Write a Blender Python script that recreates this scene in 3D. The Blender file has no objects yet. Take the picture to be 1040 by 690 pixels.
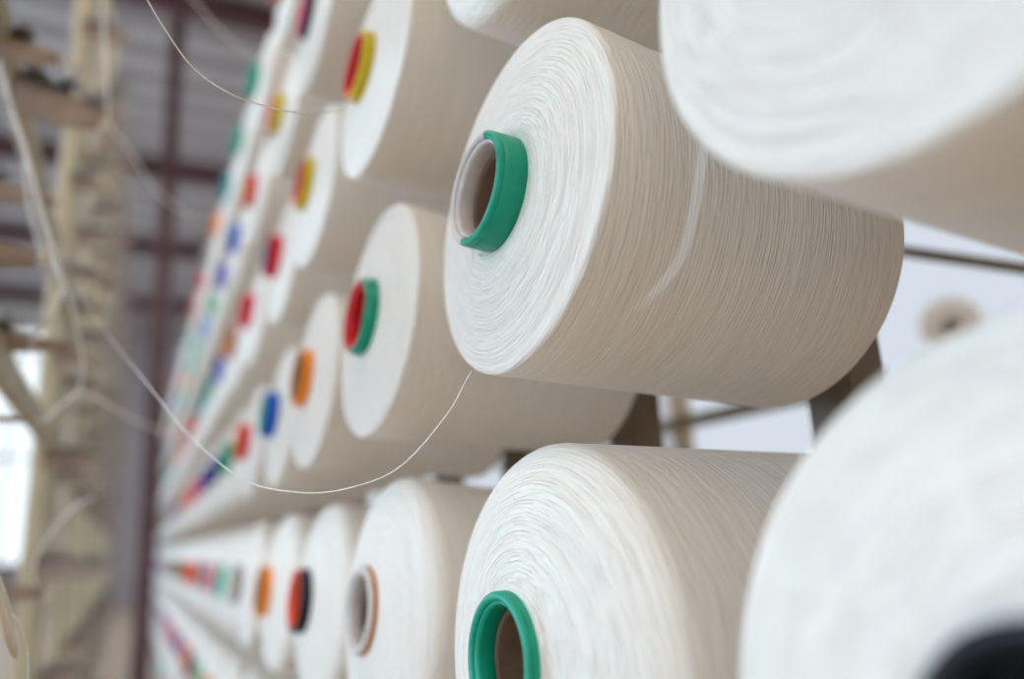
import bpy, math, random
from mathutils import Vector, Matrix

S = 0.24                      # metres per layout unit
random.seed(7)
sc = bpy.context.scene
col = sc.collection

# ------------------------------------------------------------------ camera
A_, B_, C_, F_ = -.464328, .24962, .057996, 777.41
def rz(a): return Matrix.Rotation(a, 3, 'Z')
def rx(a): return Matrix.Rotation(a, 3, 'X')
def ry(a): return Matrix.Rotation(a, 3, 'Y')
ROT = rz(A_) @ rx(B_) @ ry(C_)
EYE = Vector((0, 0, 1.25))
cd = bpy.data.cameras.new('camera')
cam = bpy.data.objects.new('camera', cd)
col.objects.link(cam)
m = Matrix((ROT.col[0], ROT.col[2], -ROT.col[1])).transposed()
cam.matrix_world = Matrix.Translation(EYE) @ m.to_4x4()
cd.sensor_width = 36
cd.sensor_fit = 'HORIZONTAL'
cd.lens = F_ / 1040 * 36
cd.clip_start = .01
cd.clip_end = 200
cd.dof.use_dof = True
cd.dof.focus_distance = 2.5 * S
cd.dof.aperture_fstop = 1.5
cd.dof.aperture_blades = 0
sc.camera = cam

def W(x, y, z):               # layout units -> metres
    return Vector((x * S, y * S, z * S)) + EYE
def ray(px, py):
    return ROT @ Vector(((px - 520) / F_, 1, -(py - 345) / F_))
def pix(px, py, d):           # point at forward depth d (layout units)
    return EYE + ray(px, py) * d * S
def onX(px, py, X):           # point on the plane x = X (layout units)
    r = ray(px, py)
    return EYE + r * (X * S / r.x)

# ------------------------------------------------------------------ helpers
def tag(o, label=None, cat=None, group=None, kind=None):
    if label: o['label'] = label
    if cat: o['category'] = cat
    if group: o['group'] = group
    if kind: o['kind'] = kind
    return o
def empty(name, mat):
    o = bpy.data.objects.new(name, None)
    col.objects.link(o)
    o.empty_display_size = .02
    o.matrix_world = mat if isinstance(mat, Matrix) else Matrix.Translation(mat)
    return o
class MB:
    def __init__(s): s.v = []; s.f = []; s.uv = []; s.smooth = []
    def add(s, vs, fs, uvs=None, smooth=False):
        b = len(s.v); s.v += [tuple(v) for v in vs]
        for i, f in enumerate(fs):
            s.f.append(tuple(b + j for j in f)); s.smooth.append(smooth)
            s.uv.append(uvs[i] if uvs else [(0, 0)] * len(f))
        return s
    def box(s, c, d, rot=None, bevel=0):
        c = Vector(c); hx, hy, hz = [q / 2 for q in d]
        b = min(bevel, hx * .9, hy * .9, hz * .9)
        def T(p):
            p = Vector(p)
            return c + (rot @ p if rot else p)
        if b <= 0:
            vs = [T((sx * hx, sy * hy, sz * hz)) for sx in (-1, 1) for sy in (-1, 1) for sz in (-1, 1)]
            return s.add(vs, [(0, 1, 3, 2), (4, 6, 7, 5), (0, 4, 5, 1), (2, 3, 7, 6), (0, 2, 6, 4), (1, 5, 7, 3)])
        vs = []; idx = {}
        for sx in (-1, 1):
            for sy in (-1, 1):
                for sz in (-1, 1):
                    for a in range(3):
                        p = [sx * (hx - b), sy * (hy - b), sz * (hz - b)]
                        p[a] = (sx * hx, sy * hy, sz * hz)[a]
                        idx[(sx, sy, sz, a)] = len(vs); vs.append(T(p))
        fs = []
        for a in range(3):
            o1, o2 = [q for q in range(3) if q != a]
            for sg in (-1, 1):
                q = []
                for (u, w) in ((-1, -1), (1, -1), (1, 1), (-1, 1)):
                    k = [0, 0, 0]; k[a] = sg; k[o1] = u; k[o2] = w
                    q.append(idx[(k[0], k[1], k[2], a)])
                fs.append(tuple(q))
        for a in range(3):        # edges parallel to axis a
            o1, o2 = [q for q in range(3) if q != a]
            for u in (-1, 1):
                for w in (-1, 1):
                    def K(t, face):
                        k = [0, 0, 0]; k[a] = t; k[o1] = u; k[o2] = w
                        return idx[(k[0], k[1], k[2], face)]
                    fs.append((K(-1, o1), K(1, o1), K(1, o2), K(-1, o2)))
        for sx in (-1, 1):
            for sy in (-1, 1):
                for sz in (-1, 1):
                    fs.append(tuple(idx[(sx, sy, sz, a)] for a in range(3)))
        return s.add(vs, fs)
    def lathe(s, prof, seg=64, mat=None, closed=False, a0=0, a1=None):
        """prof: list of (r, z); turned round local z. uv = (theta * R, arc length)"""
        n = len(prof); vs = []; fs = []; uvs = []
        arc = [0]
        for i in range(1, n):
            arc.append(arc[-1] + math.hypot(prof[i][0] - prof[i - 1][0], prof[i][1] - prof[i - 1][1]))
        full = a1 is None
        for j in range(seg if full else seg + 1):
            t = 2 * math.pi * j / seg if full else a0 + (a1 - a0) * j / seg
            for (r, z) in prof: vs.append(Vector((r * math.cos(t), r * math.sin(t), z)))
        if mat: vs = [mat @ v for v in vs]
        for j in range(seg):
            k = (j + 1) % seg if full else j + 1
            t0 = j / seg; t1 = (j + 1) / seg
            for i in range(n if closed else n - 1):
                i2 = (i + 1) % n
                fs.append((j * n + i, k * n + i, k * n + i2, j * n + i2))
                b0 = arc[i]; b1 = arc[i2] if i2 else arc[-1] + .001
                uvs.append([(t0, b0), (t1, b0), (t1, b1), (t0, b1)])
        if not full:
            fs += [tuple(range(n)), tuple(seg * n + q for q in range(n))]; uvs += [[(0, 0)] * n] * 2
        return s.add(vs, fs, uvs, True)
    def tube(s, pts, r, seg=8, caps=True):
        pts = [Vector(p) for p in pts]; n = len(pts); vs = []; fs = []
        up = Vector((.3, .2, .93)).normalized()
        for i, p in enumerate(pts):
            d = (pts[min(i + 1, n - 1)] - pts[max(i - 1, 0)]).normalized()
            e1 = d.cross(up)
            if e1.length < 1e-4: e1 = d.cross(Vector((1, 0, 0)))
            e1.normalize(); e2 = d.cross(e1)
            rr = r[i] if isinstance(r, (list, tuple)) else r
            for k in range(seg):
                t = 2 * math.pi * k / seg
                vs.append(p + (e1 * math.cos(t) + e2 * math.sin(t)) * rr)
        for i in range(n - 1):
            for k in range(seg):
                k2 = (k + 1) % seg
                fs.append((i * seg + k, i * seg + k2, (i + 1) * seg + k2, (i + 1) * seg + k))
        if caps:
            fs.append(tuple(range(seg - 1, -1, -1))); fs.append(tuple((n - 1) * seg + k for k in range(seg)))
        return s.add(vs, fs, None, True)
    def build(s, name, mat, parent=None, matrix=None):
        me = bpy.data.meshes.new(name)
        me.from_pydata(s.v, [], s.f)
        uvl = me.uv_layers.new(name='UVMap')
        flat = []
        for u in s.uv:
            for p in u: flat += [p[0], p[1]]
        uvl.data.foreach_set('uv', flat)
        me.polygons.foreach_set('use_smooth', s.smooth)
        import bmesh
        bm = bmesh.new(); bm.from_mesh(me); bmesh.ops.recalc_face_normals(bm, faces=bm.faces); bm.to_mesh(me); bm.free()
        me.materials.append(mat)
        me.update()
        o = bpy.data.objects.new(name, me)
        col.objects.link(o)
        if parent: o.parent = parent
        if matrix is not None: o.matrix_world = matrix
        return o
def copy_tree(o, parent=None):
    c = o.copy(); col.objects.link(c)
    if parent: c.parent = parent
    for ch in list(o.children): copy_tree(ch, c)
    return c
def spline(pts, n=10):
    pts = [Vector(p) for p in pts]; out = []
    P = [pts[0] * 2 - pts[1]] + pts + [pts[-1] * 2 - pts[-2]]
    for i in range(1, len(P) - 2):
        for k in range(n):
            t = k / n
            a, b, c, d = P[i - 1], P[i], P[i + 1], P[i + 2]
            out.append(.5 * ((2 * b) + (c - a) * t + (2 * a - 5 * b + 4 * c - d) * t * t + (3 * b - a - 3 * c + d) * t ** 3))
    out.append(pts[-1]); return out

# ------------------------------------------------------------------ materials
def srgb(r, g, b):
    f = lambda c: (c / 255 / 12.92) if c / 255 <= .04045 else ((c / 255 + .055) / 1.055) ** 2.4
    return (f(r), f(g), f(b), 1)
def new_mat(name):
    m = bpy.data.materials.new(name); m.use_nodes = True
    nt = m.node_tree; nt.nodes.clear()
    out = nt.nodes.new('ShaderNodeOutputMaterial'); bs = nt.nodes.new('ShaderNodeBsdfPrincipled')
    nt.links.new(bs.outputs[0], out.inputs[0])
    return m, nt, bs
def N(nt, t, **kw):
    n = nt.nodes.new(t)
    for k, v in kw.items():
        if k in ('inp',):
            for a, b in v.items(): n.inputs[a].default_value = b
        else: setattr(n, k, v)
    return n
def math_(nt, op, a, b=None, clamp=False):
    n = nt.nodes.new('ShaderNodeMath'); n.operation = op; n.use_clamp = clamp
    for i, x in enumerate((a, b)):
        if x is None: continue
        if isinstance(x, (int, float)): n.inputs[i].default_value = x
        else: nt.links.new(x, n.inputs[i])
    return n.outputs[0]
def paint(name, c, c2=None, rough=.5, metal=0, scale=30, bump=.0, spec=.5):
    m, nt, bs = new_mat(name)
    c2 = c2 or tuple(q * .82 for q in c[:3]) + (1,)
    tc = N(nt, 'ShaderNodeTexCoord')
    no = N(nt, 'ShaderNodeTexNoise', inp={'Scale': scale, 'Detail': 5, 'Roughness': .6})
    nt.links.new(tc.outputs['Object'], no.inputs['Vector'])
    ra = N(nt, 'ShaderNodeValToRGB')
    ra.color_ramp.elements[0].position = .35; ra.color_ramp.elements[1].position = .65
    ra.color_ramp.elements[0].color = c2; ra.color_ramp.elements[1].color = c
    nt.links.new(no.outputs['Fac'], ra.inputs[0]); nt.links.new(ra.outputs[0], bs.inputs['Base Color'])
    bs.inputs['Roughness'].default_value = rough; bs.inputs['Metallic'].default_value = metal
    bs.inputs['Specular IOR Level'].default_value = spec
    if bump:
        b = N(nt, 'ShaderNodeBump', inp={'Strength': .6, 'Distance': bump})
        nt.links.new(no.outputs['Fac'], b.inputs['Height']); nt.links.new(b.outputs[0], bs.inputs['Normal'])
    return m
def emis(name, c, s):
    m = bpy.data.materials.new(name); m.use_nodes = True; nt = m.node_tree; nt.nodes.clear()
    out = nt.nodes.new('ShaderNodeOutputMaterial'); e = nt.nodes.new('ShaderNodeEmission')
    e.inputs[0].default_value = c; e.inputs[1].default_value = s
    nt.links.new(e.outputs[0], out.inputs[0]); return m

YARN = (.77, .70, .60, 1)
YARN2 = (.83, .77, .69, 1)
def yarn_mat(name, seed=0, mark=None, strength=1.0):
    """cross wound yarn: uv.x = turn (0..1), uv.y = arc length in metres"""
    m, nt, bs = new_mat(name); L = nt.links.new
    uv = N(nt, 'ShaderNodeUVMap'); uv.uv_map = 'UVMap'
    sp = N(nt, 'ShaderNodeSeparateXYZ'); L(uv.outputs[0], sp.inputs[0])
    u, v = sp.outputs[0], sp.outputs[1]
    # slow waviness of the wound threads
    slow = N(nt, 'ShaderNodeTexNoise', inp={'Scale': 1.0, 'Detail': 3, 'Roughness': .55})
    cv = N(nt, 'ShaderNodeCombineXYZ'); L(math_(nt, 'MULTIPLY', u, 12), cv.inputs[0]); L(math_(nt, 'MULTIPLY', v, 45), cv.inputs[1]); cv.inputs[2].default_value = seed
    L(cv.outputs[0], slow.inputs['Vector'])
    wob = math_(nt, 'MULTIPLY', math_(nt, 'SUBTRACT', slow.outputs['Fac'], .5), .003)
    hs = []
    def stretched(fu, fv, z, det, tilt=0.0):
        vv = math_(nt, 'ADD', math_(nt, 'ADD', v, wob), math_(nt, 'MULTIPLY', u, tilt))
        c = N(nt, 'ShaderNodeCombineXYZ')
        L(math_(nt, 'MULTIPLY', u, fu), c.inputs[0]); L(math_(nt, 'MULTIPLY', vv, fv), c.inputs[1]); c.inputs[2].default_value = seed + z
        n = N(nt, 'ShaderNodeTexNoise', inp={'Scale': 1.0, 'Detail': det, 'Roughness': .5})
        L(c.outputs[0], n.inputs['Vector'])
        return n.outputs['Fac']
    # single threads lying side by side: round tops, narrow grooves, drifting spacing
    for (tilt, lam, w, z) in ((.055, .0036, 1.0, 0), (-.04, .0060, .25, 7)):
        drift = math_(nt, 'MULTIPLY', math_(nt, 'SUBTRACT', stretched(5, 110, z + 1, 2, tilt), .5), 8.0)
        ph = math_(nt, 'ADD', math_(nt, 'MULTIPLY', math_(nt, 'ADD', math_(nt, 'ADD', v, wob), math_(nt, 'MULTIPLY', u, tilt)), math.pi / lam), drift)
        g = math_(nt, 'POWER', math_(nt, 'ABSOLUTE', math_(nt, 'SINE', ph)), .45)
        amp = N(nt, 'ShaderNodeMapRange', inp={'From Min': .38, 'From Max': .62, 'To Min': .25, 'To Max': 1.0}); L(stretched(34, 170, z + 3, 1, tilt), amp.inputs[0])
        hs.append(math_(nt, 'MULTIPLY', math_(nt, 'MULTIPLY', g, amp.outputs[0]), w))
    hs.append(math_(nt, 'MULTIPLY', stretched(60, 1300, 5, 2, .03), .3))
    h = hs[0]
    for q in hs[1:]: h = math_(nt, 'ADD', h, q)
    # the threads lie looser on the end face than on the barrel
    loose = N(nt, 'ShaderNodeMapRange', inp={'From Min': .098, 'From Max': .118, 'To Min': 1.0, 'To Max': .42}); L(v, loose.inputs[0])
    h = math_(nt, 'MULTIPLY', h, loose.outputs[0])
    b = N(nt, 'ShaderNodeBump', inp={'Strength': .85 * strength, 'Distance': .0018})
    L(h, b.inputs['Height']); L(b.outputs[0], bs.inputs['Normal'])
    # slow colour variation along the layers
    cc = N(nt, 'ShaderNodeCombineXYZ'); L(math_(nt, 'MULTIPLY', u, 5), cc.inputs[0]); L(math_(nt, 'MULTIPLY', math_(nt, 'ADD', v, math_(nt, 'MULTIPLY', u, .055)), 75), cc.inputs[1]); cc.inputs[2].default_value = seed + 3
    n2 = N(nt, 'ShaderNodeTexNoise', inp={'Scale': 1.0, 'Detail': 4, 'Roughness': .6}); L(cc.outputs[0], n2.inputs['Vector'])
    ra = N(nt, 'ShaderNodeValToRGB')
    ra.color_ramp.elements[0].position = .3; ra.color_ramp.elements[1].position = .7
    ra.color_ramp.elements[0].color = YARN; ra.color_ramp.elements[1].color = YARN2
    L(n2.outputs['Fac'], ra.inputs[0])
    colr = ra.outputs[0]
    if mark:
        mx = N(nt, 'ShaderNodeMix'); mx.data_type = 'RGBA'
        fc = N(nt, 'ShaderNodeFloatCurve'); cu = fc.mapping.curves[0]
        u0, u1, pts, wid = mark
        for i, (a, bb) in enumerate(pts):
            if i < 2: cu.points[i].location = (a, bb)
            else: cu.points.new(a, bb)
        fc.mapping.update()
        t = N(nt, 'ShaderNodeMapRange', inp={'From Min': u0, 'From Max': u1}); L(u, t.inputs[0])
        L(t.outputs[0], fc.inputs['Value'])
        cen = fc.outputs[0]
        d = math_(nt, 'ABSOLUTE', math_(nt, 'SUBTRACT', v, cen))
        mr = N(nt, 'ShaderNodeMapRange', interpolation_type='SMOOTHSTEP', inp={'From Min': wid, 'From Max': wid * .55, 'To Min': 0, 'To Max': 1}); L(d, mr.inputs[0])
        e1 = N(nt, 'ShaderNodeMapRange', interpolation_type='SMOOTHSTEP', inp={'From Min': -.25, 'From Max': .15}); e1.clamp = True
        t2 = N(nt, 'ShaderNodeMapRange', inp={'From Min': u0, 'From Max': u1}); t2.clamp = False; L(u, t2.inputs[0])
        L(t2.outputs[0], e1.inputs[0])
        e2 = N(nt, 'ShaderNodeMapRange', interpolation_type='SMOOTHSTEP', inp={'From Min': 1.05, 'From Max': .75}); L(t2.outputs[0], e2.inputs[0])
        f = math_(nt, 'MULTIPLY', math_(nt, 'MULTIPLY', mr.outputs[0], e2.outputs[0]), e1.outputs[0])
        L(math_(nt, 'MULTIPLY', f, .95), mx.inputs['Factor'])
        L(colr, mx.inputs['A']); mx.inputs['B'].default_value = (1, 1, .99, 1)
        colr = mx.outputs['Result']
    L(colr, bs.inputs['Base Color'])
    bs.inputs['Roughness'].default_value = .75
    bs.inputs['Specular IOR Level'].default_value = .15
    bs.inputs['Sheen Weight'].default_value = .15
    bs.inputs['Sheen Roughness'].default_value = .5
    return m

M_yarn = yarn_mat('raw_white_yarn', 0)
M_yarn_b = yarn_mat('raw_white_yarn_second', 11)
M_strand = paint('yarn_strand', (.85, .8, .74, 1), rough=.8, scale=200)
PAL = {
 'green': (0, 152, 120), 'yellow': (205, 180, 20), 'orange': (240, 135, 0), 'blue': (0, 85, 195), 'navy': (15, 35, 110),
 'violet': (75, 45, 190), 'red': (210, 15, 30), 'crimson': (215, 5, 55), 'pink': (225, 90, 130), 'black': (18, 22, 28),
 'teal': (40, 160, 160), 'brown': (165, 100, 40), 'grey': (165, 158, 150), 'white': (205, 197, 190), 'sky': (90, 150, 215),
 'orange red': (235, 80, 40), 'pale green': (90, 190, 150), 'rust': (196, 124, 60)}
MT = {}
def tmat(c):
    if c not in MT: MT[c] = paint(c.replace(' ', '_') + '_plastic', srgb(*PAL[c]), rough=.42, scale=60, spec=.35)
    return MT[c]
M_card = paint('brown_cardboard', srgb(122, 92, 68), srgb(88, 64, 48), rough=.85, scale=18, bump=.001)
M_black = paint('black_lining', srgb(22, 22, 24), srgb(16, 16, 18), rough=.7)
M_cream = paint('cream_painted_steel', srgb(200, 188, 160), srgb(176, 163, 136), rough=.5, scale=9)
M_olive = paint('olive_painted_steel', srgb(170, 157, 130), srgb(142, 129, 104), rough=.5, scale=9)
M_dk_olive = paint('dark_olive_steel', srgb(120, 104, 80), srgb(90, 76, 58), rough=.5, scale=9)
M_tan = paint('tan_kraft_paper', srgb(178, 160, 132), srgb(160, 142, 114), rough=.8, scale=20)
M_brown = paint('rusty_brown_plate', srgb(156, 136, 122), srgb(122, 104, 92), rough=.6, scale=14)
M_maroon = paint('maroon_painted_steel', srgb(98, 64, 66), srgb(80, 52, 54), rough=.5, scale=4)
M_steel = paint('bright_steel', srgb(170, 170, 170), srgb(130, 130, 128), rough=.3, metal=.8, scale=40)
M_dark = paint('dark_oiled_steel', srgb(60, 54, 48), srgb(38, 34, 30), rough=.45, metal=.3, scale=30)
M_ceram = paint('ivory_ceramic', srgb(206, 196, 176), srgb(188, 176, 154), rough=.3, scale=30)
M_white = paint('white_plaster', srgb(235, 236, 238), srgb(226, 228, 232), rough=.7, scale=2)
M_beige = paint('warm_beige_plaster', srgb(232, 206, 172), srgb(222, 196, 162), rough=.8, scale=1.2)
M_mauve = paint('grey_mauve_plaster', srgb(172, 160, 158), srgb(154, 143, 142), rough=.8, scale=1.2)
M_floor = paint('dusty_concrete', srgb(196, 172, 148), srgb(172, 148, 126), rough=.6, scale=1.4)

# ------------------------------------------------------------------ yarn packages
def arcprof(cx, cz, r, a0, a1, n):
    return [(cx + r * math.cos(a0 + (a1 - a0) * i / n), cz + r * math.sin(a0 + (a1 - a0) * i / n)) for i in range(n + 1)]
def winding_profile(R, depth, edge, seg_body=6, back=.60, p=.104, shoulder=None):
    zb0 = -.104 - .0555 - 1.309
    # local z = 0 at the tube's nose, negative towards the peg; all in layout units
    pts = [(.172, -p - .03), (.192, -p - .005)]
    rim0 = R - edge
    for i in range(1, 9):
        t = i / 8
        r = .2 + (rim0 - .2) * t
        pts.append((r, -p - (depth) * (t ** 1.5)))
    zc = -p - depth - edge
    pts += arcprof(R - edge, zc, edge, math.radians(78), math.radians(2), 8)
    zb = zb0
    if shoulder:
        a, b = shoulder; q = [(.172, -p - .03), (.192, -p - .005), (.22, -p - .008)]
        r0 = R - a
        q += [(r0 + a * math.sin(t), -p - .02 - b * (1 - math.cos(t))) for t in [math.pi / 2 * i / 14 for i in range(15)]]
        pts = q; zc = q[-1][1]
    for i in range(1, seg_body + 1):
        t = i / seg_body
        pts.append((R + (back - R) * t, zc + (zb + .03 - zc) * t))
    pts += arcprof(back - .03, zb + .03, .03, math.radians(-10), math.radians(-90), 4)
    pts += [(.4, zb), (.172, zb + .01)]
    return [(r * S, z * S) for r, z in pts]
def package_mats(pos, pit=.0942):
    yaw = .0327
    ax = Vector((math.cos(yaw) * math.cos(pit), math.sin(yaw) * math.cos(pit), -math.sin(pit)))
    z = -ax
    # local x points away from the camera side so the uv seam is never in view
    x = Vector((0, 1, 0.25)); x = (x - z * x.dot(z)).normalized(); y = z.cross(x)
    M = Matrix((x, y, z)).transposed().to_4x4(); M.translation = pos
    return M
def make_package(outer, inner, seg=48, style='sharp', mat=None, shift=0, split_lip=False, core=None, RR=.645):
    root = bpy.data.objects.new('yarn_package', None); col.objects.link(root); root.empty_display_size = .02
    prof = winding_profile(.633, .05, .022, p=.104 - shift) if style == 'sharp' else (winding_profile(RR, .08, .10, p=.104 - shift) if style == 'round' else winding_profile(.665, .06, .05, p=.10 - shift, back=.69, shoulder=(.44, .17)))
    key = (style, seg, mat.name, shift, RR)
    if key in make_package.cache:
        w = bpy.data.objects.new('yarn_winding', make_package.cache[key]); col.objects.link(w); w.parent = root
    else:
        w = MB().lathe(prof, seg).build('yarn_winding', mat, root); make_package.cache[key] = w.data
    ts = min(seg, 64)
    def part(name, prof, mat_, closed=True, arc=None):
        k = (name, mat_.name, ts, arc)
        if k in make_package.cache:
            o = bpy.data.objects.new(name, make_package.cache[k]); col.objects.link(o); o.parent = root
        else:
            o = MB().lathe([(r * S, z * S) for r, z in prof], ts, closed=closed, a0=math.radians(arc[0]) if arc else 0, a1=math.radians(arc[1]) if arc else None).build(name, mat_, root); make_package.cache[k] = o.data
        return o
    # coloured sleeve that wraps the tube's nose
    sl = [(.203, -.150), (.206, -.10), (.2055, -.05), (.204, -.022)] + arcprof(.189, -.0155, .0155, 0, math.pi, 8) + [(.172, -.03), (.170, -.05), (.176, -.15)]
    part('tube_sleeve', [(.203, -.150), (.206, -.10), (.2055, -.05), (.2045, -.024), (.198, -.02), (.18, -.03), (.176, -.15)], tmat(outer))
    lip = [(.2042, -.026)] + arcprof(.189, -.0155, .0155, 0, math.pi, 10) + [(.172, -.03), (.18, -.034)]
    if split_lip == 'all' or outer == inner:
        part('tube_rim', lip, tmat(inner))
    else:       # the sleeve folds over the rim on one half, the rim shows the lining colour on the other
        part('tube_rim', lip, tmat(inner), arc=(-98, 78))
        part('sleeve_fold', lip, tmat(outer), arc=(78, 262))
    # lining of the mouth in its own colour
    ln = [(.1735, -.014), (.1695, -.012), (.162, -.03), (.1595, -.074), (.164, -.10), (.1715, -.05)]
    part('tube_lining', ln, tmat(inner))
    # cardboard core that runs right through the package
    co = [(.1690, -.135), (.158, -.078), (.150, -.076), (.144, -.09), (.118, -1.52), (.15, -1.52)]
    part('cardboard_core', co, core or M_card)
    return root
make_package.cache = {}

Y0, DY, GAP, Z0, DZ = 2.2278, 1.6054, .2475, 1.1711, 1.50984
def col_y(k): return Y0 + k * DY + (GAP if k >= 4 else 0) + (GAP * ((k - 4) // 6) if k >= 10 else 0)
def row_z(j): return Z0 + j * DZ
# nose positions nudged as seen in the photo (each peg sits a little differently), in layout units: (dx, dy, dz)
PK = {
 (-1, 1): ('green', 'white'), (-1, 0): ('orange', 'white'), (-1, -1): ('black', 'black'),
 (0, 2): ('yellow', 'red'), (0, 1): ('green', 'white'), (0, 0): ('green', 'white'), (0, -1): ('green', 'green'), (0, -2): ('orange', 'red'),
 (1, 1): ('yellow', 'red'), (1, 0): ('green', 'red'), (1, -1): ('rust', 'white'),
 (2, 2): ('black', 'pink'), (2, 1): ('yellow', 'red'), (2, 0): ('orange', 'brown'), (2, -1): ('black', 'orange red'),
 (3, 3): ('brown', 'pink'), (3, 2): ('yellow', 'pink'), (3, 1): ('red', 'navy'), (3, 0): ('blue', 'green'), (3, -1): ('orange', 'brown'),
 (4, 3): ('green', 'green'), (4, 2): ('red', 'orange'), (4, 1): ('crimson', 'red'), (4, 0): ('crimson', 'orange'), (4, -1): ('grey', 'grey'),
 (5, 3): ('green', 'green'), (5, 2): ('blue', 'blue'), (5, 1): ('brown', 'orange'), (5, 0): ('green', 'green'), (5, -1): ('pale green', 'teal'),
 (6, 3): ('teal', 'navy'), (6, 2): ('violet', 'violet'), (6, 1): ('violet', 'teal'), (6, 0): ('navy', 'violet'), (6, -1): ('pink', 'crimson'),
 (7, 3): ('orange', 'orange'), (7, 2): ('pale green', 'green'), (7, 1): ('green', 'teal'), (7, 0): ('navy', 'blue'), (7, -1): ('teal', 'orange red'),
 (8, 3): ('grey', 'white'), (8, 2): ('sky', 'blue'), (8, 1): ('teal', 'sky'), (8, 0): ('crimson', 'pink'), (8, -1): ('orange red', 'orange red'), (8, -2): ('navy', 'orange'),
 (9, 3): ('crimson', 'pink'), (9, 2): ('pale green', 'green'), (9, 0): ('pink', 'red'), (9, -1): ('orange red', 'brown'), (9, -2): ('orange', 'red'),
 (10, 0): ('orange', 'brown'), (10, -1): ('brown', 'red'), (10, -2): ('violet', 'pink'),
 (11, -2): ('rust', 'orange'), (12, -2): ('pink', 'violet')}
palrest = ['green', 'pink', 'violet', 'sky', 'orange', 'crimson', 'teal', 'pale green', 'grey', 'red', 'white', 'blue', 'brown']
ORD = ['first', 'second', 'third', 'fourth', 'fifth', 'sixth', 'seventh', 'eighth', 'ninth', 'tenth', 'eleventh', 'twelfth', 'thirteenth',
       'fourteenth', 'fifteenth', 'sixteenth', 'seventeenth', 'eighteenth', 'nineteenth', 'twentieth', 'twenty-first', 'twenty-second', 'twenty-third', 'twenty-fourth', 'twenty-fifth']
ROWN = {3: 'top row', 2: 'second row down', 1: 'third row down', 0: 'fourth row down', -1: 'fifth row down', -2: 'sixth row down', -3: 'bottom row'}
SPECIAL = {
 (0, 0): 'large sharp central raw-white yarn package with green nose, pale inside, pale streak on its side',
 (0, -1): 'raw-white yarn package directly below the central one, green nose cut by the bottom edge',
 (1, 0): 'blurred yarn package left of the central one, green nose with red inside',
 (1, 1): 'blurred yarn package up left of the central one, yellow nose with red inside',
 (1, -1): 'yarn package at the bottom with a white-mouthed nose ringed in rust orange',
 (-1, 0): 'very close out-of-focus yarn package filling the top right corner',
 (-1, -1): 'very close out-of-focus yarn package filling the bottom right corner, black nose',
 (0, 1): 'yarn package cut by the top edge, its underside directly above the central package',
 (2, -1): 'yarn package in the fifth row down with a black nose, orange-red inside',
 (3, -1): 'yarn package in the fifth row down with a bright orange nose beside the black one',
}
MARK = None
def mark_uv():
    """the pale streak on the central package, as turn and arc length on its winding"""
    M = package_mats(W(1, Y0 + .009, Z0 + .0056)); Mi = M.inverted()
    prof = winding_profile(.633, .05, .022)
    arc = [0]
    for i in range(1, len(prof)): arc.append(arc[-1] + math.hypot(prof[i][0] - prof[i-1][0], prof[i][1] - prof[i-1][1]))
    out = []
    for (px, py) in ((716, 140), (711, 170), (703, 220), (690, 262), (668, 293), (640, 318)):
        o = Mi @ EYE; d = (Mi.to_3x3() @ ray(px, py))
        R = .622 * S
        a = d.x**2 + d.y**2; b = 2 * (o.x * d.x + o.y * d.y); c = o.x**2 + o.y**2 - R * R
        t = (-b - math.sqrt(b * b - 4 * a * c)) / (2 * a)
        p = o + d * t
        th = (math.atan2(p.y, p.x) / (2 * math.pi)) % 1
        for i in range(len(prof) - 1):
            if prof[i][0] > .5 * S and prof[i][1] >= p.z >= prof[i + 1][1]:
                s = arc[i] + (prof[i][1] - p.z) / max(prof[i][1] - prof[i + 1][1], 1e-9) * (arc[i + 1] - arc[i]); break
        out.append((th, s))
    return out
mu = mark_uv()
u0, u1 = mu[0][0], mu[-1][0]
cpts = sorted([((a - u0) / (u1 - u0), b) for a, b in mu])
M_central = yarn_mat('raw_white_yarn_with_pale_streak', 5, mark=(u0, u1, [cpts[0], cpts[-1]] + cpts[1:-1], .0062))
rnd = random.Random(5)
NC = 24
for k in range(-1, NC - 1):
    for j in (3, 2, 1, 0, -1, -2, -3):
        if (j == 3 and k < 2) or (j == 2 and k < 0) or (j == -2 and k < 0) or (j == -3 and k < 6): continue
        outer, inner = PK.get((k, j), (rnd.choice(palrest), rnd.choice(palrest)))
        near = k <= 1
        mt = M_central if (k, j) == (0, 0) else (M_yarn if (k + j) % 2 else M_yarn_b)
        style = 'conical' if (k, j) == (0, -1) else ('round' if (j == -1 and k >= 0) or (k, j) == (0, 1) else 'sharp')
        shift = 0 if (k, j) in ((0, 0), (0, 1)) else (.06 if k == -1 else ((.065 if k < 2 else .035) if j == -1 else (.04 if k < 3 else .0)))
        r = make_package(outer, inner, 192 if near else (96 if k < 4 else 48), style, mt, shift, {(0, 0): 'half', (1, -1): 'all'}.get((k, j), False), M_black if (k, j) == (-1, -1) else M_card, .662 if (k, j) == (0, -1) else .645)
        d = (0, 0, 0) if k < 1 else (rnd.uniform(-.03, .03), rnd.uniform(-.03, .03), rnd.uniform(-.02, .02))
        if (k, j) == (0, 0): d = (0, .009, .0056)
        if k < 9: d = (0, .01, 0) if (k, j) != (0, 0) else d
        if (k, j) == (0, -1): d = (0, .01, -.028)
        if (k, j) == (1, -1): d = (0, .01, .03)
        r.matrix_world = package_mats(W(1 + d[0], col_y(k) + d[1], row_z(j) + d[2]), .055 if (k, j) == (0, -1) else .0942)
        lab = SPECIAL.get((k, j)) or 'raw-white yarn package with %s nose, %s along the %s' % (
            outer if outer == inner else outer + ' and ' + inner, ORD[k + 1], ROWN[j])
        tag(r, lab, 'yarn package', 'yarn packages hung in rows on the creel')

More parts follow.
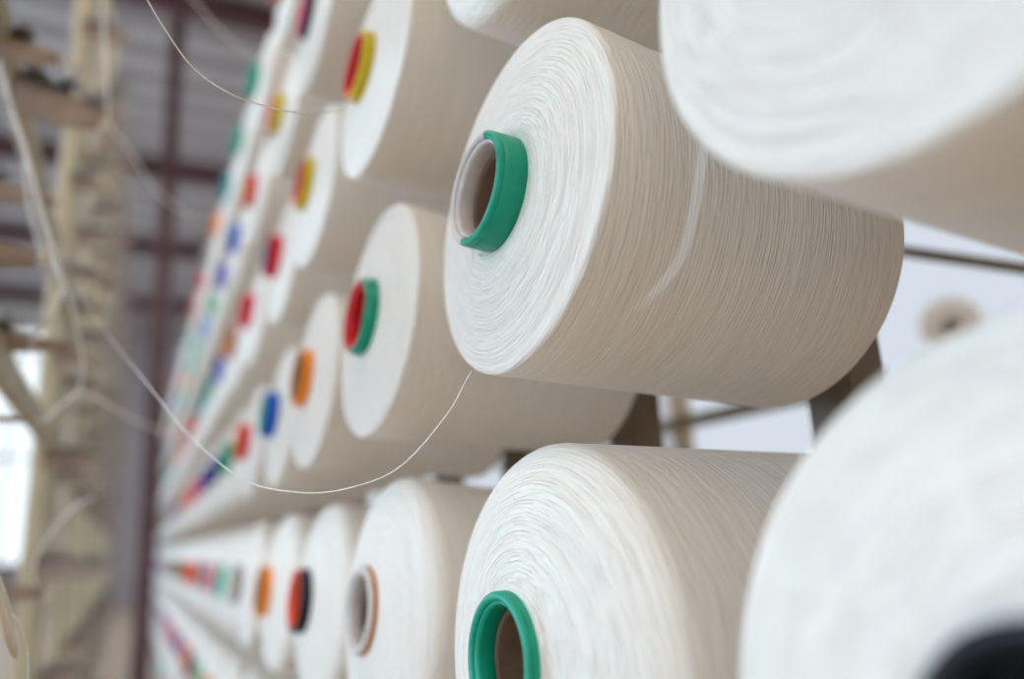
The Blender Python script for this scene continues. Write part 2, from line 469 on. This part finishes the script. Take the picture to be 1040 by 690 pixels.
# ------------------------------------------------------------------ creel frame behind the packages
FLOOR = 0.0
top_z = W(0, 0, row_z(3) + .9).z
yaw, pit = .0327, .0942
AX = Vector((math.cos(yaw) * math.cos(pit), math.sin(yaw) * math.cos(pit), -math.sin(pit)))
post0 = None
PX = 2.80
for k in range(-1, NC - 1):
    base = W(PX, col_y(k) + .11, 0); base.z = FLOOR
    if post0 is None:
        post0 = empty('creel_post', Matrix.Identity(4))
        MB().box((0, 0, top_z / 2 + .03), (.25 * S, .24 * S, top_z - .06), bevel=.004).build('upright', M_dk_olive, post0)
        MB().box((0, 0, .015), (.16, .14, .03), bevel=.004).build('foot_plate', M_dk_olive, post0)
        for j in (3, 2, 1, 0, -1, -2, -3):
            # peg leaves the post and climbs into the tube
            c = Vector((1, .009, row_z(j))) + AX * .9
            e = c + AX * ((PX - .13 - c.x) / AX.x)
            P = lambda q: Vector(((q.x - PX) * S, (q.y - .11) * S, q.z * S + EYE.z))
            MB().tube([P(c), P(c + AX * .03), P(e + AX * .02)], [.014 * S, .03 * S, .03 * S], 12).build('peg', M_steel, post0)
        pr = post0
    else:
        pr = copy_tree(post0)
    pr.location = base
    tag(pr, 'olive upright post with package pegs, %s from the camera behind the packages' % ORD[k + 1], 'post', 'creel posts behind the yarn packages')
def rail(name, a, b, w, h, mat, label, cat, group=None, flange=True):
    a = Vector(a); b = Vector(b); d = b - a
    x = d.normalized(); y = Vector((0, 0, 1)).cross(x); y.normalize(); z = x.cross(y)
    R3 = Matrix((x, y, z)).transposed()
    m_ = MB().box((a + b) / 2, (d.length, w, h * .9 if flange else h), R3, bevel=min(w, h) * .1)
    if flange:   # angle iron lip
        m_.box((a + b) / 2 + y * w * .45 + z * h * .5, (d.length, w * .12, h * .9), R3)
    o = m_.build(name, mat)
    return tag(o, label, cat, group)
yA, yB = W(0, col_y(-1) - .6, 0).y, W(0, col_y(NC - 2) + .5, 0).y
rail('creel_beam', (W(PX, 0, 0).x, yA, top_z + .021), (W(PX, 0, 0).x, yB, top_z + .021), .07, .04, M_olive,
     'long olive beam along the top of the package rows', 'beam', flange=False)

# thread guide frame on the left side of the aisle -------------------------------
GX = -1.17
p1 = onX(38, 500, GX); gy1 = (p1.y) / S
for i in range(5):
    y = (gy1 + (i - 0) * 7.6)
    b = W(GX, y, 0); b.z = 0
    r = empty('guide_frame_post', b)
    h = W(0, 0, 13.4).z
    MB().box((0, 0, h / 2), (.055, .055, h), bevel=.004).build('upright', M_cream, r)
    MB().box((0, 0, .012), (.13, .13, .024), bevel=.003).build('foot_plate', M_cream, r)
    tag(r, 'cream upright post of the left thread guide frame, %s from the camera' % ORD[i], 'post', 'cream posts of the thread guide frame')
for (pxa, pya, hh, nm) in ((0, 30, .055, 'upper'), (0, 372, .07, 'middle')):
    q = onX(pxa, pya, GX + .18)
    a = Vector((q.x, q.y - 1.2, q.z)); b = Vector((q.x, W(0, 40, 0).y, q.z))
    rail('guide_frame_rail', a, b, .03, hh, M_olive, 'long olive %s rail of the left guide frame running away from the camera' % nm, 'rail', flange=True)

def make_arm():
    r = empty('tension_arm', Matrix.Identity(4))
    # tapered brown plate reaching from the frame (-x) towards the aisle (+x); origin at its root
    L_ = .15
    v = [(0, -.004, -.03), (0, .004, -.03), (0, .004, .022), (0, -.004, .022), (L_, -.004, -.014), (L_, .004, -.014), (L_, .004, .006), (L_, -.004, .006),
         (L_ * .6, -.004, .022), (L_ * .6, .004, .022), (L_ * .6, -.004, -.028), (L_ * .6, .004, -.028)]
    f = [(0, 3, 8, 10), (10, 8, 7, 4), (1, 11, 9, 2), (11, 5, 6, 9), (3, 2, 9, 8), (8, 9, 6, 7), (0, 10, 11, 1), (10, 4, 5, 11), (0, 1, 2, 3), (4, 7, 6, 5)]
    MB().add(v, f).build('arm_plate', M_brown, r)
    MB().box((L_ * .3, 0, .0256), (L_ * .62, .03, .007), bevel=.002).build('mounting_strip', M_dark, r)
    for xx in (.03, .085):
        MB().lathe([(.001, .024), (.004, .024), (.004, .060), (.006, .062), (.006, .066), (.0005, .067)], 12, Matrix.Translation((xx, 0, .005))).build('tension_pin', M_steel, r)
        MB().lathe([(.0045, 0), (.018, .001), (.021, .004), (.020, .006), (.0045, .006)], 20, Matrix.Translation((xx, 0, .035)), closed=True).build('tension_disc', M_steel, r)
    # ceramic eye at the tip
    T = Matrix.Translation((L_ + .006, 0, -.004)) @ Matrix.Rotation(math.pi / 2, 4, 'Y')
    MB().lathe([(.007 + .0035 * math.cos(a), .0035 * math.sin(a)) for a in [2 * math.pi * i / 10 for i in range(10)]], 18, T, closed=True).build('ceramic_eye', M_ceram, r)
    return r
arm0 = make_arm(); first = True
levels = [12.2, 10.7, 9.3, 7.9, 6.6, 5.3, 4.0, 2.7, 1.3, -.1, -1.7, -3.2]
near_arms = [   # tip pixel, X of the tip, length in m, scale of the height, label
    (45, 262, -.55, .26, 1.1, 'nearest brown tension arm, its tip beside the doubled yarn at mid-left'),
    (105, 124, -.36, .15, 1.25, 'deep brown tension arm at upper left where the bent yarn meets it'),
    (80, 352, -.45, .27, .75, 'low brown tension arm just above the loose yarn end'),
    (62, 204, -.60, .22, .75, 'slim brown tension arm above the nearest one'),
    (62, 60, -.62, .12, .8, 'slim dark tension arm near the top left corner'),
    (40, 427, -.55, .30, .3, 'thinnest tension arm crossing the bright window below the loose yarn end'),
    (50, 600, -.50, .22, .8, 'lowest near tension arm beside the ceramic eye')]
def carrier(x, y, mat, label):
    b = W(x, y, 0); b.z = 0
    h = W(0, 0, 13.0).z
    o = MB().box((0, 0, h / 2), (.024, .03, h), bevel=.002).build('arm_carrier', mat)
    o.location = b
    tag(o, label, 'upright strip', 'strips carrying the tension arms')
for n, (px_, py_, X, ln_, hs_, lab) in enumerate(near_arms):
    a = arm0 if first else copy_tree(arm0); first = False
    p = onX(px_, py_, X)
    tilt = -.22 if n == 1 else -.05
    Rm = Matrix.Rotation(tilt * -1, 4, 'Y')
    sx = ln_ / .156
    a.matrix_world = Matrix.Translation(p) @ Rm @ Matrix.Diagonal((sx, 1, hs_, 1)) @ Matrix.Translation((-.156, 0, 0))
    tag(a, lab, 'tension arm', 'tension arms on the guide frame')
for i in range(22):
    y = 11.8 + i * 2.2
    for j, z in enumerate(levels):
        if (i, j) == (2, 8): z += .5
        a = copy_tree(arm0)
        a.matrix_world = Matrix.Translation(W(GX + .09, y, z + rnd.uniform(-.1, .1))) @ Matrix.Rotation(rnd.uniform(-.25, .25), 4, 'Z') @ Matrix.Rotation(rnd.uniform(-.02, .16), 4, 'Y') @ Matrix.Diagonal((rnd.uniform(.7, 1.1), 1, rnd.uniform(.6, 1.1), 1))
        tag(a, 'tension arm on the left guide frame, %s from the camera, %s from the top' % (ORD[i], ORD[j]), 'tension arm', 'tension arms on the guide frame')
    if min(abs(y - gy1 - q * 7.6) for q in range(5)) > .25: carrier(GX + .035, y, M_olive if i % 2 else M_cream, '%s thin %s upright strip carrying tension arms, counted from the camera' % (ORD[i], 'olive' if i % 2 else 'cream'))

# near ceramic guide at the left edge
g = empty('thread_guide', pix(3, 622, 2.9))
prof = [(.0155 + .0075 * math.cos(a), .005 * math.sin(a)) for a in [2 * math.pi * i / 14 for i in range(14)]]
Mg = Matrix.Rotation(1.25, 4, 'Y') @ Matrix.Diagonal((1.9, 1, 1, 1))
MB().lathe(prof, 32, Mg, closed=True).build('ceramic_loop', M_ceram, g)
MB().tube(spline([(-.012, .0, -.0), (-.05, .01, -.004), (-.1, .03, -.01), (-.2, .05, -.012)], 6), .004, 8).build('guide_stem', M_dark, g)
tag(g, 'ivory ceramic thread eye cut by the left edge of the frame near the bottom', 'thread guide')

# ------------------------------------------------------------------ yarn strands across the aisle
def strand(pts, r, label):
    p3 = [pix(*p) for p in pts]
    o = MB().tube(spline(p3, 14), r, 7).build('yarn_strand', M_strand)
    tag(o, label, 'yarn strand', 'single yarns drawn off the packages')
strand([(479, 377, 2.33), (452, 424, 2.4), (404, 476, 2.5), (350, 497, 2.55), (300, 500, 2.6), (245, 486, 2.75), (190, 440, 3.05), (148, 388, 3.5), (108, 338, 4.1), (82, 300, 4.8), (60, 250, 5.0)],
       .00058, 'sagging yarn from the bottom rim of the central package to the left frame')
strand([(146, -6, 2.35), (165, 26, 2.4), (190, 62, 2.45), (212, 82, 2.48), (240, 98, 2.5), (270, 108, 2.55), (300, 114, 2.6), (330, 114, 2.8), (350, 110, 3.2), (359, 98, 3.68)],
         .00058, 'sharp thin yarn curving from the top edge to the yellow-nosed package')
strand([(192, -5, 6.5), (225, 32, 7), (250, 52, 7.6), (266, 60, 8.4), (277, 100, 8.8)], .0018, 'faint blurred yarn at the top towards the second yellow nose')
strand([(104, -5, 6.2), (106, 40, 6.2), (109, 90, 6.1), (112, 128, 6.1), (130, 150, 6.8), (150, 182, 7.6), (175, 208, 9), (205, 226, 12)], .0022, 'blurred yarn bent down beside the brown arm at upper left')
strand([(-5, 45, 5.2), (12, 110, 5.2), (28, 160, 5.2), (42, 215, 5.2), (54, 255, 5.2), (63, 292, 5.2), (52, 322, 5.2), (38, 338, 5.2), (30, 353, 5.2)], .0034, 'thick doubled yarn running down the upper rail and turning back at its end')
strand([(26, 150, 5.3), (27, 190, 5.3), (33, 225, 5.3), (44, 258, 5.3), (62, 280, 5.3), (72, 310, 5.3), (80, 345, 5.3), (84, 372, 5.3), (80, 397, 5.4), (62, 412, 5.4), (44, 429, 5.4)], .0022, 'loose yarn with a free end hanging below the second arm')
strand([(80, 397, 5.5), (100, 405, 5.8), (130, 423, 6.4), (160, 436, 7.2), (200, 448, 8), (222, 451, 8.6)], .0020, 'blurred yarn from the loose end towards the crimson nose')
strand([(8, 623, 2.95), (16, 627, 2.95), (23, 640, 2.95), (28, 660, 2.95), (29, 695, 2.95)], .0006, 'thin yarn hanging out of the ceramic eye at lower left')
strand([(95, 505, 5.5), (70, 520, 5.5), (40, 560, 5.6), (35, 590, 5.6), (48, 612, 5.6)], .002, 'blurred slack yarn loop at lower left in front of the cream post')

# ------------------------------------------------------------------ building
def struct(name, mb, mat):
    o = mb.build(name, mat); o['kind'] = 'structure'; return o
XL, XR, YN, YF, H = -5.0, 5.2, -3.0, 24.0, 7.4
struct('floor', MB().box(((XL + XR) / 2, (YN + YF) / 2, -.05), (XR - XL, YF - YN, .1)), M_floor)
# corrugated roof
def roof_mat():
    m, nt, bs = new_mat('corrugated_roof_sheet')
    tc = N(nt, 'ShaderNodeTexCoord'); w = N(nt, 'ShaderNodeTexWave', inp={'Scale': .5, 'Distortion': .0})
    w.bands_direction = 'Y'
    nt.links.new(tc.outputs['Object'], w.inputs['Vector'])
    ra = N(nt, 'ShaderNodeValToRGB'); ra.color_ramp.elements[0].color = srgb(132, 120, 116); ra.color_ramp.elements[1].color = srgb(162, 152, 147)
    ra.color_ramp.elements[0].position = .25; ra.color_ramp.elements[1].position = .6
    nt.links.new(w.outputs['Fac'], ra.inputs[0]); nt.links.new(ra.outputs[0], bs.inputs['Base Color'])
    b = N(nt, 'ShaderNodeBump', inp={'Strength': 1.0, 'Distance': .05}); nt.links.new(w.outputs['Fac'], b.inputs['Height']); nt.links.new(b.outputs[0], bs.inputs['Normal'])
    bs.inputs['Roughness'].default_value = .6
    return m
struct('ceiling', MB().box(((XL + XR) / 2, (YN + YF) / 2, H + .05), (XR - XL, YF - YN, .1)), roof_mat())
struct('wall_far', MB().box(((XL + XR) / 2, YF + .1, H / 2), (XR - XL, .2, H)), M_mauve)
struct('wall_near', MB().box(((XL + XR) / 2, YN - .1, H / 2), (XR - XL, .2, H)), M_beige)
struct('wall_right', MB().box((XR + .1, (YN + YF) / 2, H / 2), (.2, YF - YN, H)), M_white)
M_pane = emis('daylight_pane', (.58, .78, 1, 1), 8.0)
M_pane_far = emis('far_daylight_pane', (.86, .95, 1, 1), 1.5)
# left wall with a band of windows
wz0, wz1 = .9, 4.6
wl = MB()
wl.box((XL - .1, (YN + YF) / 2, wz0 / 2), (.2, YF - YN, wz0))
wl.box((XL - .1, (YN + YF) / 2, (wz1 + H) / 2), (.2, YF - YN, H - wz1))
wins = []
y = YN + .5
wy = YN
while y + 3.2 < YF:
    wl.box((XL - .1, (wy + y) / 2, (wz0 + wz1) / 2), (.2, y - wy, wz1 - wz0)); wins.append((y, y + 3.2)); wy = y + 3.2; y += 3.9
wl.box((XL - .1, (wy + YF) / 2, (wz0 + wz1) / 2), (.2, YF - wy, wz1 - wz0))
struct('wall_left', wl, M_mauve)
for i, (a, b) in enumerate(wins):
    w = MB(); t = .05
    w.box((XL - .1, (a + b) / 2, wz0 + t / 2), (.1, b - a, t)); w.box((XL - .1, (a + b) / 2, wz1 - t / 2), (.1, b - a, t))
    for q in range(4):
        yy = a + t / 2 + (b - a - t) * q / 3; w.box((XL - .1, yy, (wz0 + wz1) / 2), (.1, t, wz1 - wz0 - 2 * t))
    for q in (1, 2):
        w.box((XL - .1, (a + b) / 2, wz0 + (wz1 - wz0) * q / 3), (.08, b - a - 2 * t, t * .8))
    r = empty('window_%d' % (i + 1), (0, 0, 0)); r['kind'] = 'structure'
    w.build('window_frame', M_mauve, r)
    MB().box((XL - .14, (a + b) / 2, (wz0 + wz1) / 2), (.02, b - a - .02, wz1 - wz0 - .02)).build('window_pane', M_pane, r)
M_glow_right = emis('bright_wall_glow', (.82, .90, 1, 1), .93)  # glow added so the pale right wall reads bright without lamps
for i2, (a, b) in enumerate(((-1.2, 6.6), (7.4, 15.2), (16.0, 23.4))):
    r = empty('window_%d' % (len(wins) + 2 + i2), (0, 0, 0)); r['kind'] = 'structure'
    MB().box((XR - .01, (a + b) / 2, 2.55), (.02, b - a, 4.1)).build('window_pane', M_glow_right, r)
    w = MB()
    for zz in (.48, 4.62): w.box((XR - .03, (a + b) / 2, zz), (.06, b - a + .08, .06))
    for q in range(3): w.box((XR - .03, a + (b - a) * q / 2, 2.55), (.05, .03, 4.1))
    w.build('window_frame', M_white, r)
# tall bright window in the far wall
def far_pt(px, py):
    r = ray(px, py); return EYE + r * ((YF - .03 - EYE.y) / r.y)
fa, fb = far_pt(-26, 262), far_pt(50, 572)
r = empty('window_%d' % (len(wins) + 1), (0, 0, 0)); r['kind'] = 'structure'
cx, cz, ww, hh = (max(fa.x, XL + .1) + fb.x) / 2, (fa.z + fb.z) / 2, fb.x - max(fa.x, XL + .1), fa.z - fb.z
MB().box((cx, YF - .02, cz), (ww, .03, hh)).build('window_pane', M_pane_far, r)
fm = MB()
for q in range(3): fm.box((cx - ww / 2 + ww * q / 2, YF - .05, cz), (.08, .06, hh + .08))
for q in range(4): fm.box((cx, YF - .05, cz - hh / 2 + hh * q / 3), (ww, .06, .08))
fm.build('window_frame', M_mauve, r)

# maroon building columns and roof beams
pc = onX(158, 345, 0.54)
def mcolumn(x, y, label):
    r = empty('steel_column', (x, y, 0))
    w = .15
    MB().box((0, -w / 2, H / 2), (w, .014, H - .01), bevel=.002).box((0, w / 2, H / 2), (w, .014, H - .01), bevel=.002).box((0, 0, H / 2), (.02, w - .014, H - .01)).build('shaft', M_maroon, r)
    MB().box((0, 0, .012), (.26, .26, .024), bevel=.003).build('base_plate', M_maroon, r)
    tag(r, label, 'column')
mcolumn(.155, 8.4, 'tall maroon steel column standing past the end of the aisle')
for i, y in enumerate((8.1, 12.4, 16.0, 20)):
    o = MB().box(((XL + XR) / 2, y, H - .16), (XR - XL - .02, .02, .3)).box(((XL + XR) / 2, y, H - .31), (XR - XL - .02, .14, .02)).box(((XL + XR) / 2, y, H - .012), (XR - XL - .02, .14, .02)).build('roof_beam', M_maroon)
    tag(o, 'maroon steel roof beam spanning the hall, %s from the camera' % ORD[i], 'beam', 'maroon roof beams')

# ------------------------------------------------------------------ what shows behind the packages on the right
q = onX(692, 430, 6.5)
r = empty('rear_stand', (q.x, q.y, 0))
hz = onX(692, 330, 6.5).z
MB().box((0, 0, hz / 2), (.05, .05, hz), bevel=.003).build('upright', M_cream, r)
MB().box((0, 0, .012), (.2, .2, .024), bevel=.003).build('foot_plate', M_cream, r)
tag(r, 'thin cream stand seen in the gap under the central package', 'stand')
a = onX(640, 443, 6.2); b = onX(800, 408, 6.2)
d = (b - a)
rail('rear_rail', a - d * 1.5, b + d * .4, .04, .03, M_dk_olive, 'dark rail behind the cream stand in the gap under the central package', 'rail')
a = pix(880, 250, 6); b = pix(1060, 276, 5.4); 
a, b = a + (a - b) * .45, b + (b - a) * .3
fr = empty('crossbar_stand', (a.x, a.y, 0))
xx = (b - a).normalized(); yy = Vector((0, 0, 1)).cross(xx).normalized(); zz = xx.cross(yy)
off = Vector((a.x, a.y, 0))
MB().box((a + b) / 2 - off, ((b - a).length, .025, .016), Matrix((xx, yy, zz)).transposed(), bevel=.002).build('crossbar', M_dk_olive, fr)
for p in (a, b):
    MB().box((p.x - off.x, p.y - off.y, p.z / 2), (.04, .04, p.z + .02), bevel=.003).build('upright', M_dk_olive, fr)
tag(fr, 'thin dark crossbar at right between the central and the top right packages, on two uprights', 'stand')
q = pix(966, 331, 17)
rp = make_package('grey', 'grey', 48, 'sharp', M_yarn)
rp.children[0].data = rp.children[0].data.copy(); rp.children[0].data.materials[0] = M_tan
zz = (EYE - q).normalized(); zz = (zz + Vector((0, 0, -.05))).normalized()
xx = Vector((0, 0, 1)).cross(zz).normalized(); yy = zz.cross(xx)
Mq = Matrix((xx, yy, zz)).transposed().to_4x4(); Mq.translation = q
rp.matrix_world = Mq
bpy.context.view_layer.update()
tag(rp, 'small blurred tan round package far behind at right', 'yarn package')
r = empty('package_stand', (q.x + .0, q.y + .0, 0))
ax = (rp.matrix_world.to_3x3() @ Vector((0, 0, 1)))
bp = q - ax * 1.95 * S
r.location = (bp.x, bp.y, 0)
MB().box((0, 0, (bp.z + .04) / 2), (.06, .06, bp.z + .04), bevel=.004).build('upright', M_cream, r)
MB().tube([(0, 0, bp.z), tuple(ax * 1.1 * S + Vector((0, 0, bp.z)))], .012, 12).build('peg', M_steel, r)
MB().box((0, 0, .012), (.3, .3, .024), bevel=.003).build('foot_plate', M_cream, r)
tag(r, 'cream stand holding the small round package far behind at right', 'stand')

# ------------------------------------------------------------------ lamps
M_tube = emis('fluorescent_tube', (1, .84, .66, 1), 62)
lamp0 = None
spots = [(-.6, y) for y in (-2.1, -.4, 2.0, 4.6)] + [(3.9, y) for y in (6.5, 10, 14, 18)]  # bay lights are unseen, added behind the creel to fill the deep hall
for i, (x, y) in enumerate(spots):
    if lamp0 is None:
        lamp0 = empty('ceiling_light', (0, 0, 0))
        MB().box((0, 0, .03), (.22, 1.5, .04), bevel=.006).build('housing', M_white, lamp0)
        for sx in (-.06, .06): MB().box((sx, 0, -.01), (.03, 1.45, .03)).build('lamp_tube', M_tube, lamp0)
        for sy in (-.6, .6): MB().tube([(0, sy, .05), (0, sy, 2.0)], .004, 6).build('hanger', M_steel, lamp0)
        l = lamp0
    else: l = copy_tree(lamp0)
    l.location = (x, y, H - 2.02)
    tag(l, 'hanging twin-tube ceiling light, %s %s' % (ORD[i if i < 4 else i - 4], 'above the aisle' if i < 4 else 'added unseen above the bay behind the packages'),
        'ceiling light', 'hanging ceiling lights')

# ------------------------------------------------------------------ world, view
w = bpy.data.worlds.new('world'); sc.world = w; w.use_nodes = True
w.node_tree.nodes['Background'].inputs[0].default_value = (.8, .9, 1, 1)
w.node_tree.nodes['Background'].inputs[1].default_value = 1
sc.view_settings.view_transform = 'Standard'
sc.view_settings.look = 'None'
sc.view_settings.gamma = 1
sc.view_settings.use_curve_mapping = False
sc.view_settings.exposure = -0.18
sc.cycles.use_denoising = True
sc.cycles.max_bounces = 8
sc.cycles.diffuse_bounces = 6
